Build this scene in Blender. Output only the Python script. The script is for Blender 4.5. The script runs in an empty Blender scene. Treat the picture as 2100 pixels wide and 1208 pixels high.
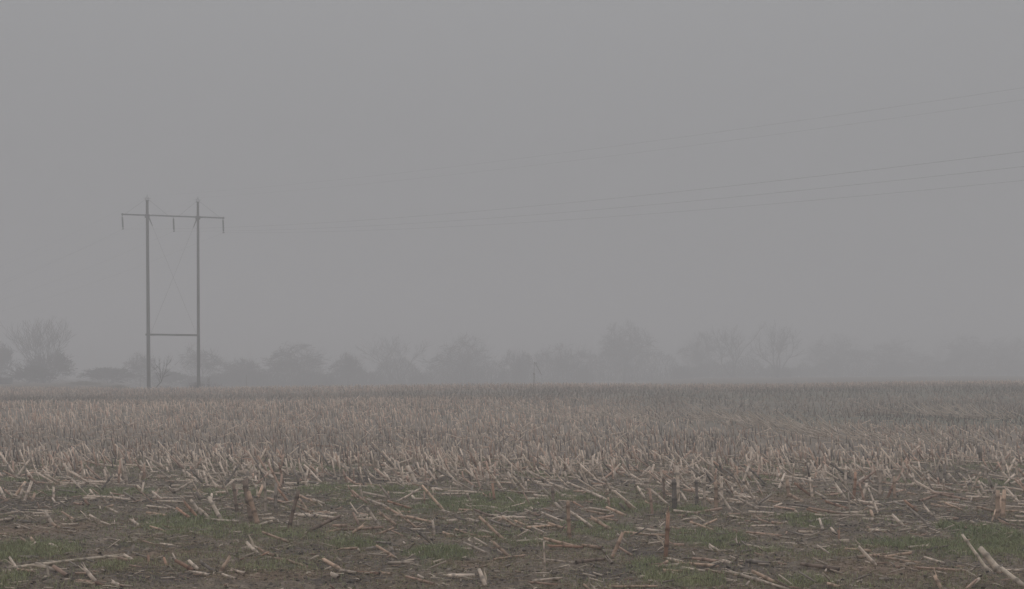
import bpy, math, random
import numpy as np
from mathutils import Vector
random.seed(7)
RS = np.random.RandomState(11)
C = bpy.context.scene.collection
scene = bpy.context.scene

# ------------------------------------------------------------------ camera
F, CX, HY, EYE = 2917.0, 1050.0, 770.0, 1.6      # focal length / centre / horizon in photo pixels, eye height
cam = bpy.data.cameras.new('camera'); camo = bpy.data.objects.new('camera', cam); C.objects.link(camo)
camo.location = (0, 0, EYE); camo.rotation_euler = (math.radians(90), 0, 0)
cam.sensor_width = 36.0; cam.lens = 36.0 * F / 2100.0; cam.shift_y = (HY - 604.0) / 2100.0
cam.clip_start = 0.1; cam.clip_end = 3000
scene.camera = camo
# ------------------------------------------------------------------ sky (overcast), sun
SUN_EL, SUN_AZ = math.radians(38), math.radians(200)
world = bpy.data.worlds.new('World'); scene.world = world; world.use_nodes = True
nt = world.node_tree; nt.nodes.clear()
def N(t, kind, **kw):
    n = t.nodes.new(kind)
    for k, v in kw.items(): setattr(n, k, v)
    return n
out = N(nt, 'ShaderNodeOutputWorld'); bg = N(nt, 'ShaderNodeBackground')
sky = N(nt, 'ShaderNodeTexSky', sky_type='NISHITA', sun_disc=False)
sky.sun_elevation = SUN_EL; sky.sun_rotation = SUN_AZ; sky.dust_density = 4
hs = N(nt, 'ShaderNodeHueSaturation'); hs.inputs['Saturation'].default_value = 0.12
nt.links.new(sky.outputs[0], hs.inputs['Color'])
tc = N(nt, 'ShaderNodeTexCoord'); sp = N(nt, 'ShaderNodeSeparateXYZ'); nt.links.new(tc.outputs['Generated'], sp.inputs[0])
mr = N(nt, 'ShaderNodeMapRange', interpolation_type='SMOOTHSTEP'); nt.links.new(sp.outputs['Z'], mr.inputs[0])
for i, v in enumerate((0.0, 1.0, 3.5, 10.5)): mr.inputs[1 + i].default_value = v
SKYCOL = N(nt, 'ShaderNodeMix', data_type='RGBA', blend_type='MULTIPLY'); SKYCOL.inputs[0].default_value = 1
nt.links.new(mr.outputs[0], SKYCOL.inputs[6]); SKYCOL.inputs[7].default_value = (0.985, 0.99, 1.015, 1)
mx = N(nt, 'ShaderNodeMix', data_type='RGBA'); mx.inputs[0].default_value = 0.9
nt.links.new(hs.outputs[0], mx.inputs[6]); nt.links.new(SKYCOL.outputs[2], mx.inputs[7])
nt.links.new(mx.outputs[2], bg.inputs[0]); bg.inputs[1].default_value = 0.1
nt.links.new(bg.outputs[0], out.inputs[0])
sl = bpy.data.lights.new('sun', 'SUN'); sl.energy = 0.5; sl.angle = math.radians(40); sl.color = (1, 0.97, 0.93)
so = bpy.data.objects.new('sun', sl); C.objects.link(so)
so.rotation_euler = (math.radians(90) - SUN_EL, 0, math.pi - SUN_AZ + math.pi)
scene.view_settings.view_transform = 'Standard'; scene.view_settings.look = 'None'
scene.view_settings.exposure = -0.45; scene.view_settings.gamma = 1.0
scene.render.engine = 'CYCLES'
cy = scene.cycles
cy.volume_bounces = 3; cy.max_bounces = 6; cy.diffuse_bounces = 2; cy.glossy_bounces = 1
cy.use_denoising = True; scene.render.filter_size = 1.2; cy.use_adaptive_sampling = False
try: cy.denoiser = 'OPENIMAGEDENOISE'; cy.denoising_input_passes = 'RGB_ALBEDO_NORMAL'
except Exception: pass
HAZE = 0.0075

# ------------------------------------------------------------------ helpers
def tag(o, label=None, cat=None, group=None, kind=None):
    if label: o['label'] = label
    if cat: o['category'] = cat
    if group: o['group'] = group
    if kind: o['kind'] = kind
    return o

def _hash(i, j, s):
    h = (i.astype(np.int64) * 374761393 + j.astype(np.int64) * 668265263 + s * 1442695041) & 0x7fffffff
    h = ((h ^ (h >> 13)) * 1274126177) & 0x7fffffff
    h = (h ^ (h >> 16)) & 0xffff
    return h / 65535.0
def vnoise(x, y, s=0):
    i = np.floor(x); j = np.floor(y); fx = x - i; fy = y - j
    fx = fx * fx * (3 - 2 * fx); fy = fy * fy * (3 - 2 * fy)
    a = _hash(i, j, s); b = _hash(i + 1, j, s); c = _hash(i, j + 1, s); d = _hash(i + 1, j + 1, s)
    return (a * (1 - fx) + b * fx) * (1 - fy) + (c * (1 - fx) + d * fx) * fy
def fbm(x, y, s=0, o=4):
    t = 0; a = 0.5; n = 0
    for k in range(o):
        t = t + a * vnoise(x * 2 ** k + 17.3 * k, y * 2 ** k - 9.1 * k, s + k); n += a; a *= 0.55
    return t / n
def sstep(a, b, x):   # smooth 0..1 ramp, a may be above b
    t = np.clip((x - a) / (b - a), 0, 1); return t * t * (3 - 2 * t)

def G(x, y):
    """height of the land"""
    x = np.asarray(x, float); y = np.asarray(y, float)
    u = x / np.maximum(y, 8)                                  # -0.36 .. 0.36 inside the view
    side = sstep(-0.30, 0.36, u)
    rise = sstep(24, 90, y)
    crest = 0.62 + 0.20 * side + 0.22 * np.exp(-((x - 0) / 14.0) ** 2) + 0.25 * sstep(0.12, .34, u)
    z = crest * rise
    z = z + 0.17 * np.exp(-((y - 49) / 9.0) ** 2) * (1 - sstep(-.12, .12, u))     # low swell on the left
    z = z - 0.20 * np.exp(-((y - 52) / 11.0) ** 2) * sstep(-.02, .22, u)          # hollow on the right
    far = -0.15 + 0.85 * sstep(0.04, .15, u) + 0.85 * (1 - sstep(-.29, -.26, u))
    z = z + (far * 0.9 - crest) * sstep(90, 104, y) * (1 - 0.75 * sstep(0.1, .3, u))
    z = z + (1.22 - far) * sstep(125, 260, y) * sstep(0.05, .16, u)
    return z
def Pt(px, py, Y):
    return np.array([(px - CX) / F * Y, Y, EYE + (HY - py) / F * Y])
def ground_hit(px, py):
    Y = F * EYE / (py - HY)
    for _ in range(30):
        Y = 0.5 * Y + 0.5 * F * (EYE - float(G((px - CX) / F * Y, Y))) / (py - HY)
    return (px - CX) / F * Y, Y

def make_mesh(name, V, Q=None, T=None, col=None, mat=None, smooth=False):
    me = bpy.data.meshes.new(name)
    V = np.asarray(V, np.float32)
    Q = np.zeros((0, 4), np.int32) if Q is None else np.asarray(Q, np.int32).reshape(-1, 4)
    T = np.zeros((0, 3), np.int32) if T is None else np.asarray(T, np.int32).reshape(-1, 3)
    nl = Q.size + T.size
    me.vertices.add(len(V)); me.vertices.foreach_set('co', V.ravel())
    me.loops.add(nl); me.loops.foreach_set('vertex_index', np.concatenate([Q.ravel(), T.ravel()]))
    me.polygons.add(len(Q) + len(T))
    ls = np.concatenate([np.arange(len(Q)) * 4, len(Q) * 4 + np.arange(len(T)) * 3]).astype(np.int32)
    me.polygons.foreach_set('loop_start', ls)
    if smooth: me.polygons.foreach_set('use_smooth', np.ones(len(ls), bool))
    me.update(calc_edges=True)
    if col is not None:
        a = me.color_attributes.new('Col', 'FLOAT_COLOR', 'POINT')
        cc = np.ones((len(V), 4), np.float32); cc[:, :3] = col
        a.data.foreach_set('color', cc.ravel())
    if mat: me.materials.append(mat)
    return me
def obj(name, me, parent=None, loc=None):
    o = bpy.data.objects.new(name, me); C.objects.link(o)
    if loc is not None: o.location = [float(v) for v in loc]
    if parent: o.parent = parent
    return o
def empty(name, loc):
    o = bpy.data.objects.new(name, None); C.objects.link(o); o.location = [float(v) for v in loc]
    o.empty_display_size = .1
    return o

def nrm(a): return a / np.maximum(np.linalg.norm(a, axis=-1, keepdims=True), 1e-9)
def tubes(P0, P1, r0, r1, k=5, t=(0, 1), rp=None, col=None, cp=None, cap=True, bend=None, capcol=None):
    """many straight or bent tubes at once -> V, Q, T, col"""
    P0 = np.atleast_2d(P0).astype(float); P1 = np.atleast_2d(P1).astype(float); n = len(P0)
    r0 = np.broadcast_to(r0, n).astype(float); r1 = np.broadcast_to(r1, n).astype(float)
    t = np.asarray(t, float); m = len(t)
    d = P1 - P0; dn = nrm(d)
    ref = np.where(np.abs(dn[:, 2:3]) > 0.9, np.array([[1., .2, 0]]), np.array([[0, 0, 1.]]))
    u = nrm(np.cross(dn, ref)); v = np.cross(dn, u)
    ang = np.arange(k) * 2 * math.pi / k
    ring = u[:, None, :] * np.cos(ang)[None, :, None] + v[:, None, :] * np.sin(ang)[None, :, None]
    R = r0[:, None] * (1 - t) + r1[:, None] * t
    if rp is not None: R = R * np.asarray(rp)
    cen = P0[:, None, :] + d[:, None, :] * t[None, :, None]
    if bend is not None: cen = cen + bend[:, None, :] * (4 * t * (1 - t))[None, :, None]
    V = cen[:, :, None, :] + R[:, :, None, None] * ring[:, None, :, :]
    V = V.reshape(n, m * k, 3)
    i = np.arange(m - 1)[:, None] * k; j = np.arange(k)[None, :]; j2 = (j + 1) % k
    q = np.stack([i + j, i + j2, i + k + j2, i + k + j], -1).reshape(-1, 4)
    Q = (q[None] + (np.arange(n) * (m * k + (1 if cap else 0)))[:, None, None]).reshape(-1, 4)
    colv = None
    if col is not None:
        col = np.atleast_2d(col); cpv = np.ones(m) if cp is None else np.asarray(cp)
        cpv = np.broadcast_to(cpv, (n, m))
        colv = (col[:, None, :] * cpv[:, :, None])[:, :, None, :].repeat(k, 2).reshape(n, m * k, 3)
    T = None
    if cap:
        V = np.concatenate([V, cen[:, -1:, :]], 1)
        off = (m - 1) * k
        tt = np.stack([off + j[0], off + j2[0], np.full(k, m * k)], -1)
        T = (tt[None] + (np.arange(n) * (m * k + 1))[:, None, None]).reshape(-1, 3)
        if colv is not None:
            cc = col * 1.15 if capcol is None else np.broadcast_to(capcol, (n, 3))
            colv = np.concatenate([colv, cc[:, None, :]], 1)
    return V.reshape(-1, 3), Q, T, (None if colv is None else colv.reshape(-1, 3))
class Bag:
    def __init__(s): s.V = []; s.Q = []; s.T = []; s.K = []; s.n = 0
    def add(s, V, Q, T=None, col=None):
        if Q is not None and len(Q): s.Q.append(np.asarray(Q) + s.n)
        if T is not None and len(T): s.T.append(np.asarray(T) + s.n)
        s.V.append(V); s.n += len(V)
        if col is not None: s.K.append(np.broadcast_to(col, (len(V), 3)))
    def mesh(s, name, mat, smooth=False):
        return make_mesh(name, np.concatenate(s.V), np.concatenate(s.Q) if s.Q else None,
                         np.concatenate(s.T) if s.T else None, np.concatenate(s.K) if s.K else None, mat, smooth)
def box(bag, c, s, ax=None):
    ax = np.eye(3) if ax is None else ax
    V = np.array([[x, y, z] for x in (-.5, .5) for y in (-.5, .5) for z in (-.5, .5)]) * np.array(s)
    V = V @ ax + np.array(c)
    bag.add(V, [[0, 1, 3, 2], [4, 6, 7, 5], [0, 4, 5, 1], [2, 3, 7, 6], [0, 2, 6, 4], [1, 5, 7, 3]])

def material(name, color=None, rough=.85, attr=False, nscale=None, namt=.3, bump=None, bdist=.01, spec=.3, stretch=None):
    m = bpy.data.materials.new(name); m.use_nodes = True; t = m.node_tree
    b = t.nodes['Principled BSDF']; b.inputs['Roughness'].default_value = rough
    b.inputs['Specular IOR Level'].default_value = spec
    src = None
    if attr:
        a = N(t, 'ShaderNodeAttribute', attribute_name='Col'); src = a.outputs['Color']
    else:
        r = N(t, 'ShaderNodeRGB'); r.outputs[0].default_value = (*color, 1); src = r.outputs[0]
    if nscale:
        co = N(t, 'ShaderNodeTexCoord'); mp = N(t, 'ShaderNodeMapping'); t.links.new(co.outputs['Object'], mp.inputs[0])
        if stretch: mp.inputs['Scale'].default_value = stretch
        no = N(t, 'ShaderNodeTexNoise'); no.inputs['Scale'].default_value = nscale; no.inputs['Detail'].default_value = 5
        t.links.new(mp.outputs[0], no.inputs['Vector'])
        g = N(t, 'ShaderNodeMapRange'); t.links.new(no.outputs['Fac'], g.inputs[0])
        for i, v in enumerate((.25, .75, 1 - namt, 1 + namt)): g.inputs[1 + i].default_value = v
        x = N(t, 'ShaderNodeMix', data_type='RGBA', blend_type='MULTIPLY'); x.inputs[0].default_value = 1
        t.links.new(src, x.inputs[6]); t.links.new(g.outputs[0], x.inputs[7]); src = x.outputs[2]
        if bump:
            bu = N(t, 'ShaderNodeBump'); bu.inputs['Strength'].default_value = bump; bu.inputs['Distance'].default_value = bdist
            t.links.new(no.outputs['Fac'], bu.inputs['Height']); t.links.new(bu.outputs[0], b.inputs['Normal'])
    t.links.new(src, b.inputs['Base Color'])
    return m
M_soil = material('soil', attr=True, rough=.8, nscale=30, namt=.5, bump=.9, bdist=.03, spec=.25)
M_straw = material('straw', attr=True, rough=.7, nscale=45, namt=.22, bump=.4, bdist=.002)
M_strawfar = material('straw_far', attr=True, rough=.85)
M_grass = material('grass', attr=True, rough=.6, spec=.35)
M_wood = material('pole_wood', (.055, .05, .047), rough=.85, nscale=6, namt=.3, bump=.4, bdist=.01, stretch=(6, 6, .4))
M_steel = material('galvanised_steel', (.10, .105, .11), rough=.6, nscale=20, namt=.15)
M_glass = material('insulator_glaze', (.055, .06, .06), rough=.3, nscale=10, namt=.15)
M_wire = material('wire', (.22, .22, .225), rough=.6, nscale=5, namt=.1)
M_bark = material('bark', (.05, .046, .042), rough=.9, nscale=8, namt=.3)
M_twig = material('twig', (.06, .055, .05), rough=.9, nscale=8, namt=.3)
M_weed = material('weed', (.13, .10, .085), rough=.9, nscale=20, namt=.3)
M_shed = material('shed_boards', (.05, .05, .05), rough=.8, nscale=4, namt=.25, stretch=(8, 8, 1))
M_far = material('far_grass', (.22, .19, .13), rough=.9, nscale=3, namt=.3)

# ------------------------------------------------------------------ what lies where on the field
GRASS = [(60,1130,110,25,1), (385,1070,95,18,.75), (460,1092,150,14,.6), (20,1190,50,15,.8), (670,1005,60,12,.7), (600,1098,120,10,.5),
 (250,1160,50,10,.6), (570,1168,95,12,.4), (730,1118,60,10,.8), (890,1135,75,14,.95), (1000,1035,120,18,1), (1290,1040,70,14,.8),
 (1230,1090,80,15,.65), (1350,1170,75,20,.9), (770,1010,120,12,.5), (720,1030,50,12,.5), (900,1165,50,12,.4), (2070,1110,90,38,1.1),
 (1970,1125,95,16,.9), (1850,1118,85,12,.8), (1650,1068,60,15,.8), (1460,1105,85,22,.65), (1430,1187,65,12,.8), (1640,1190,65,10,.6),
 (1420,1048,40,9,.8), (1860,990,35,8,.7), (2040,992,60,8,.7), (200,1010,120,9,.6), (60,985,80,8,.6), (560,960,180,7,.6), (1120,975,70,8,.6),
 (1560,985,50,8,.6), (1180,1020,60,9,.6), (300,1115,80,8,.4), (1100,1115,90,8,.35), (1720,1140,60,8,.4), (170,1050,60,8,.4), (1000,1100,80,8,.4),
 (480,1010,90,10,.55), (1560,1130,70,10,.4), (850,1050,70,8,.5)]
MUD = [(80,1035,130,17), (300,1030,80,8), (620,975,120,8), (800,985,110,9), (1330,1130,75,12), (1240,1178,70,14), (1790,1030,100,10),
 (1770,1085,75,13), (1960,1062,80,14), (420,960,120,6), (1230,990,80,7), (700,1190,120,12), (330,1185,110,12), (1000,1190,90,12), (1500,1160,80,9), (880,1085,90,8), (620,1130,90,8)]
CHAFF = [(100,1085,120,14), (1820,1168,120,18), (960,1158,80,8), (300,1140,110,10), (560,1185,120,10), (1600,1020,120,8), (1540,1060,60,8)]
def to_ell(L):
    o = []
    for e in L:
        X, Y = ground_hit(e[0], e[1]); _, Y1 = ground_hit(e[0], e[1] + e[3]); _, Y2 = ground_hit(e[0], e[1] - e[3])
        o.append((X, Y, e[2] / F * Y, (Y2 - Y1) / 2, e[4] if len(e) > 4 else 1.0))
    return o
GE, ME_, CE = to_ell(GRASS), to_ell(MUD), to_ell(CHAFF)
def ell(L, x, y):
    m = np.zeros_like(x)
    wob = (fbm(x * 1.6, y * 1.6, 31, 4) - .5) * 1.5
    for (a, b, ra, rb, s) in L:
        q = ((x - a) / ra) ** 2 + ((y - b) / rb) ** 2
        near = q < 6
        m = np.maximum(m, np.where(near, s * sstep(1.5, .35, q + wob), 0))
    return m
def grass_mask(x, y):
    m = ell(GE, x, y) * (1 - .75 * ell(ME_, x, y))
    return np.clip(m, 0, 1.1)
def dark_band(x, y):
    """where the stubble is coloured darker, in soft-edged bands"""
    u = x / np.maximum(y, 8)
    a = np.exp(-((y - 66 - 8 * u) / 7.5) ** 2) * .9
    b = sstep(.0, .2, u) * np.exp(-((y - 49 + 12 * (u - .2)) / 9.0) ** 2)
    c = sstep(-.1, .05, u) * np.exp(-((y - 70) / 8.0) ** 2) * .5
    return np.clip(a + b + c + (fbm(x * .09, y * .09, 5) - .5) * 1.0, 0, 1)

# ------------------------------------------------------------------ ground sheet
ys = list(np.linspace(-60, 8.5, 16)); y = 8.9
while y < 900: ys.append(y); y += max(.032, .0055 * y) if y < 30 else .0055 * y
ys.append(900.0); ys = np.array(ys)
nc = 520; u = np.linspace(-.42, .42, nc)
w = np.maximum(ys, 9.0)
Xm = w[:, None] * u[None, :]
k = (np.arange(1, 13) / 12.0) ** 2
L_ = -(.42 * w[:, None] + (600 - .42 * w[:, None]) * k[None, ::-1]); R_ = -L_[:, ::-1]
X = np.concatenate([L_, Xm, R_], 1); Y = np.repeat(ys[:, None], X.shape[1], 1)
def micro(X, Y):
    nearf = 1 - sstep(26, 45, Y)
    mud = ell(ME_, X, Y)
    rough = (fbm(X * 7, Y * 7, 3, 4) - .5) * .07 + (np.abs(fbm(X * 3.1, Y * 3.1, 8, 3) - .5)) * -.09 + (fbm(X * 1.1, Y * .9, 12, 3) - .5) * .08
    rough += (fbm(X * 14, Y * 14, 44, 3) - .5) * .05
    return rough * nearf * (1 - .45 * mud) + .01
Z = G(X, Y) + np.where((Y > 7) & (Y < 46), micro(X, Y), 0)
n1 = fbm(X * 1.3, Y * 1.3, 21); n2 = fbm(X * 5, Y * 5, 22); n3 = fbm(X * .25, Y * .25, 23)
base = np.array([.195, .155, .12]); dark = np.array([.115, .092, .078]); chaff = np.array([.27, .195, .145]); green = np.array([.13, .145, .085])
n4 = fbm(X * 16, Y * 16, 24, 3)
col = base[None, None] * ((.75 + .5 * n2) * (.45 + 1.1 * n4))[..., None]
md = np.clip(ell(ME_, X, Y) * .85 + sstep(.56, .7, n1) * .6, 0, 1)[..., None]; col = col * (1 - md) + dark * ((.8 + .4 * n2) * (.5 + n4))[..., None] * md
ch = (ell(CE, X, Y) * .8)[..., None]; col = col * (1 - ch) + chaff * (.7 + .6 * n2)[..., None] * ch
gm = (np.clip(grass_mask(X, Y), 0, 1) * .7)[..., None]; col = col * (1 - gm) + green * (.7 + .6 * n2)[..., None] * gm
mid = sstep(24, 30, Y)[..., None]
gmid = np.clip(.10 + dark_band(X, Y) * .45 * (.4 + .8 * sstep(0, .2, X / np.maximum(Y, 8))) + (n3 - .5) * .6, 0, .8)[..., None]
midc = (np.array([.27, .215, .175]) * (1 - gmid) + np.array([.15, .15, .11]) * gmid) * (.7 + .6 * n1)[..., None]
col = col * (1 - mid) + midc * mid
farm = sstep(96, 120, Y)[..., None]; col = col * (1 - farm) + np.array([.155, .12, .085]) * farm
nr, ncol = X.shape
idx = np.arange(nr * ncol).reshape(nr, ncol)
Q = np.stack([idx[:-1, :-1], idx[:-1, 1:], idx[1:, 1:], idx[1:, :-1]], -1).reshape(-1, 4)
me = make_mesh('field_soil', np.stack([X, Y, Z], -1).reshape(-1, 3), Q, None, col.reshape(-1, 3), M_soil, True)
tag(obj('ground', me), 'damp brown field soil with mud patches running back into the fog', kind='structure')
def surf(x, y):
    return G(x, y) + np.where(y < 46, micro(x, y), 0)

# ------------------------------------------------------------------ overhead line pylon (two wooden poles)
PYB = Pt(355, 795, 108.2); PYB[2] = float(G(PYB[0], 108.2))
pyl = empty('power_pylon', PYB)
tag(pyl, 'two-pole wooden power pylon with crossarm and crossed stays at the left of the field', 'pylon')
def lp(px, py, f):                                   # point at fraction f (0 left..1 right) along the arm
    return Pt(px, py, 107.0 + 2.35 * f) - PYB
armx = nrm((lp(459, 448, 1) - lp(249, 440, 0)) * np.array([1, 1, 0])); army = np.array([-armx[1], armx[0], 0]); AX = np.array([armx, army, [0, 0, 1.]])
def part(name, bag, mat, parent, smooth=False): return obj(name, bag.mesh(name, mat, smooth), parent)
poles = []
for (bx, tx, ty, f, rb, rt) in ((305.2, 301.8, 410, .257, .150, .105), (407.4, 405.8, 413.5, .752, .130, .092)):
    b0 = lp(bx, 797, f); b0[2] = float(G(b0[0] + PYB[0], b0[1] + PYB[1])) - PYB[2] - .15
    t1 = lp(tx, ty, f)
    B = Bag(); B.add(*tubes(b0, t1, rb, rt, k=14, t=np.linspace(0, 1, 12), rp=1 + .02 * RS.rand(12))[:3])
    po = part('pole', B, M_wood, pyl, True); poles.append((b0, t1, po))
    B = Bag(); a = t1                                # bracket for the earth wire on the pole top
    top = a + np.array([0, 0, .26])
    for sx in (-1, 1):
        B.add(*tubes(a + armx * sx * rt * .95 - [0, 0, .1], a + armx * sx * rt * 1.25 + [0, 0, .10], .016, .016, k=6)[:3])
        B.add(*tubes(a + armx * sx * rt * 1.25 + [0, 0, .10], top, .016, .013, k=6)[:3])
    B.add(*tubes(top - [0, 0, .03], top + [0, 0, .14], .022, .012, k=6)[:3])
    B.add(*tubes(a - armx * .26 + [0, 0, .13], a + armx * .26 + [0, 0, .13], .014, .014, k=6)[:3])
    part('earth_wire_bracket', B, M_steel, po)
    B = Bag(); hp = lp(tx, 443.0 if f < .5 else 446.6, f)
    for s in (-1, 1): box(B, hp + army * s * (rt + .075), (.34, .05, .24), AX)
    for s in (-.1, .1): B.add(*tubes(hp + armx * s - army * .26, hp + armx * s + army * .26, .014, .014, k=6)[:3])
    part('arm_clamp', B, M_steel, po)
# crossarm: one straight steel beam in front of the poles
A0, A1 = lp(248.5, 440.0, 0), lp(459.5, 447.6, 1)
B = Bag(); L = np.linalg.norm(A1 - A0); ex = nrm(A1 - A0)
ax3 = np.array([ex, army, np.cross(ex, army)])
box(B, (A0 + A1) / 2 - army * .17, (L, .10, .10), ax3); part('crossarm', B, M_steel, pyl)
B = Bag()
for e, s in ((A0, 1), (A1, -1)):
    B = Bag(); box(B, e + ex * s * .08 - army * .17, (.10, .12, .17), ax3); part('crossarm_end_plate', B, M_steel, pyl)
L0, L1 = lp(298.0, 686.2, .235), lp(408.0, 687.6, .755)
B = Bag(); ex2 = nrm(L1 - L0); ax4 = np.array([ex2, army, np.cross(ex2, army)])
box(B, (L0 + L1) / 2 - army * .17, (np.linalg.norm(L1 - L0), .09, .14), ax4); part('lower_beam', B, M_wood, pyl)
# crossed stays between the poles, each with its rod insulator at the top
for (x0, y0, f0, x1, y1, f1) in ((305.5, 446, .265, 402.5, 684, .735), (403.5, 449, .745, 309.5, 683, .275)):
    p, q = lp(x0, y0, f0), lp(x1, y1, f1)
    B = Bag(); B.add(*tubes(p, q, .0065, .0065, k=6)[:3]); st = part('stay_rod', B, M_steel, pyl)
    B = Bag(); d = q - p; B.add(*tubes(p + d * .005, p + d * .075, .055, .03, k=8, t=np.linspace(0, 1, 9), rp=[.6, 1, .8, 1, .8, 1, .8, 1, .6])[:3]); part('stay_insulator', B, M_glass, st)
for (x0, y0, f0, x1, y1, f1) in ((301, 407, .257, 256, 439.2, .03), (302, 407, .257, 345, 442.5, .46), (405.5, 411, .752, 366, 443.5, .55), (406, 411, .752, 452, 446.6, .965)):
    B = Bag(); B.add(*tubes(lp(x0, y0, f0), lp(x1, y1, f1), .009, .009, k=5)[:3]); part('top_stay', B, M_steel, pyl)
# three hanging insulator strings
INS = []
for (x0, y0, x1, y1, f) in ((250.5, 442.5, 252.0, 470.0, .012), (355.2, 446, 356.4, 474.6, .5), (456.8, 449, 457.8, 477.5, .985)):
    p, q = lp(x0, y0, f), lp(x1, y1, f)
    p = p - army * .17; q = q - army * .17
    INS.append(q + PYB)
    m = 37; t = np.linspace(0, 1, m); rp = np.where(np.arange(m) % 2 == 0, .45, 1.0); rp[:4] = .25; rp[-4:] = .25
    B = Bag(); B.add(*tubes(p, q, .08, .08, k=10, t=t, rp=rp)[:3]); st = part('insulator_string', B, M_glass, pyl)
    B = Bag(); cdir = nrm(np.array([.57, -.82, 0])); box(B, q, (.26, .06, .07), np.array([cdir, [cdir[1] * -1, cdir[0], 0], [0, 0, 1]])); part('wire_clamp', B, M_steel, st)

# ------------------------------------------------------------------ wires, both spans
DIRW = np.array([.57, -.8216, 0])
def wire(name, start, a, b, r, label, cat, a2=None):
    pts = []
    for tt in np.linspace(-150, 104, 128):
        aa = a if tt >= 0 else (a2 or a)
        p = start + DIRW * tt; p = p.copy(); p[2] = start[2] - aa * abs(tt) + b * tt * tt; pts.append(p)
    pts = np.array(pts) - start
    B = Bag(); d = nrm(np.gradient(pts, axis=0)); uu = nrm(np.cross(d, [0, 0, 1.])); vv = np.cross(uu, d)
    k = 5; an = np.arange(k) * 2 * math.pi / k
    V = pts[:, None] + r * (uu[:, None] * np.cos(an)[None, :, None] + vv[:, None] * np.sin(an)[None, :, None])
    m = len(pts); i = np.arange(m - 1)[:, None] * k; j = np.arange(k)[None]; j2 = (j + 1) % k
    B.add(V.reshape(-1, 3), np.stack([i + j, i + j2, i + k + j2, i + k + j], -1).reshape(-1, 4))
    o = obj(name, B.mesh(name, M_wire, True), None, start); tag(o, label, cat, 'wires of the overhead line')
wire('power_line_wire', INS[0], .0875, .000416, .0038, 'power wire from the left insulator, highest of the three lower wires', 'wire')
wire('power_line_wire', INS[1], .0858, .000416, .0038, 'power wire hung from the middle insulator of the two-pole pylon', 'wire')
wire('power_line_wire', INS[2], .0857, .000416, .0038, 'power wire hung from the right insulator, lowest wire at the right edge', 'wire')
wire('earth_wire', poles[0][1] + PYB + np.array([0, 0, .3]), .0823, .0003, .0028, 'thin earth wire from the top of the left pole, uppermost wire of all', 'wire')
wire('earth_wire', poles[1][1] + PYB + np.array([0, 0, .3]), .0785, .0003, .0028, 'thin earth wire from the top of the right pole, second wire from the top', 'wire')

# ------------------------------------------------------------------ bare trees
def grow(seed, H, W, stems=1, trunk=.28, levels=5, kids=3, spread=.5, up=.15, twig_r=.012, thick=.22, base_w=.0, lean=0, droop=0, density=1.0):
    r = random.Random(seed); segs = []                # (p0, p1, r0, r1, level)
    def rv(d, ang):
        a = Vector((r.gauss(0, 1), r.gauss(0, 1), r.gauss(0, 1))).cross(d)
        if a.length < 1e-6: a = Vector((1, 0, 0))
        a.normalize(); return (d * math.cos(ang) + a * math.sin(ang)).normalized()
    def br(p, d, L, rad, lev):
        n = 3; q = p.copy()
        for i in range(n):
            d = rv(d, r.uniform(.02, .16)); d = (d + Vector((0, 0, up * .35 - (droop if lev >= levels - 1 else 0)))).normalized()
            e = q + d * (L / n); r1 = rad * (1 - .14 * (i + 1)); segs.append((q.copy(), e.copy(), rad * (1 - .14 * i), r1, lev)); q = e
            if lev < levels and i < n - 1 and lev > 0:
                for _ in range(1 if r.random() < .8 * density else 0): br(q.copy(), rv(d, r.uniform(.5, 1.0) * (.6 + spread)), L * r.uniform(.45, .7), rad * .45, lev + 1)
        if lev < levels:
            for c in range(kids if r.random() < .75 else kids - 1):
                br(q.copy(), rv(d, r.uniform(.35, 1.0) * (spread + .15)), L * r.uniform(.62, .86), rad * .62, lev + 1)
    for s in range(stems):
        d = Vector((r.uniform(-1, 1) * base_w * 1.2 + lean, r.uniform(-1, 1) * base_w, 1)).normalized() if stems > 1 else Vector((lean, 0, 1)).normalized()
        p = Vector((0, 0, -.02))
        br(p, d, H * trunk, H * .018 * (thick / .22) * (1 if stems == 1 else .6), 0)
    P0 = np.array([s[0][:] for s in segs]); P1 = np.array([s[1][:] for s in segs])
    r0 = np.array([s[2] for s in segs]); r1 = np.array([s[3] for s in segs]); lv = np.array([s[4] for s in segs])
    allp = np.concatenate([P0, P1])
    sz = H / np.percentile(allp[:, 2], 99.5); lo, hi = np.percentile(allp[:, 0], [1, 99]); sx = W / (hi - lo)
    c = (lo + hi) / 2 if stems > 1 and not lean else 0
    for P in (P0, P1): P[:, 0] = (P[:, 0] - c) * sx; P[:, 1] *= sx; P[:, 2] *= sz
    if stems == 1:
        for P in (P0, P1): P[:, 2] *= 1 - .24 * np.clip(np.hypot(P[:, 0], P[:, 1]) / (W / 2), 0, 1.2) ** 2
        f = H / np.percentile(P1[:, 2], 99.8)
        for P in (P0, P1): P[:, 2] *= f
    r0 = np.maximum(r0, twig_r); r1 = np.maximum(r1, twig_r)
    return P0, P1, r0, r1, lv
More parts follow.
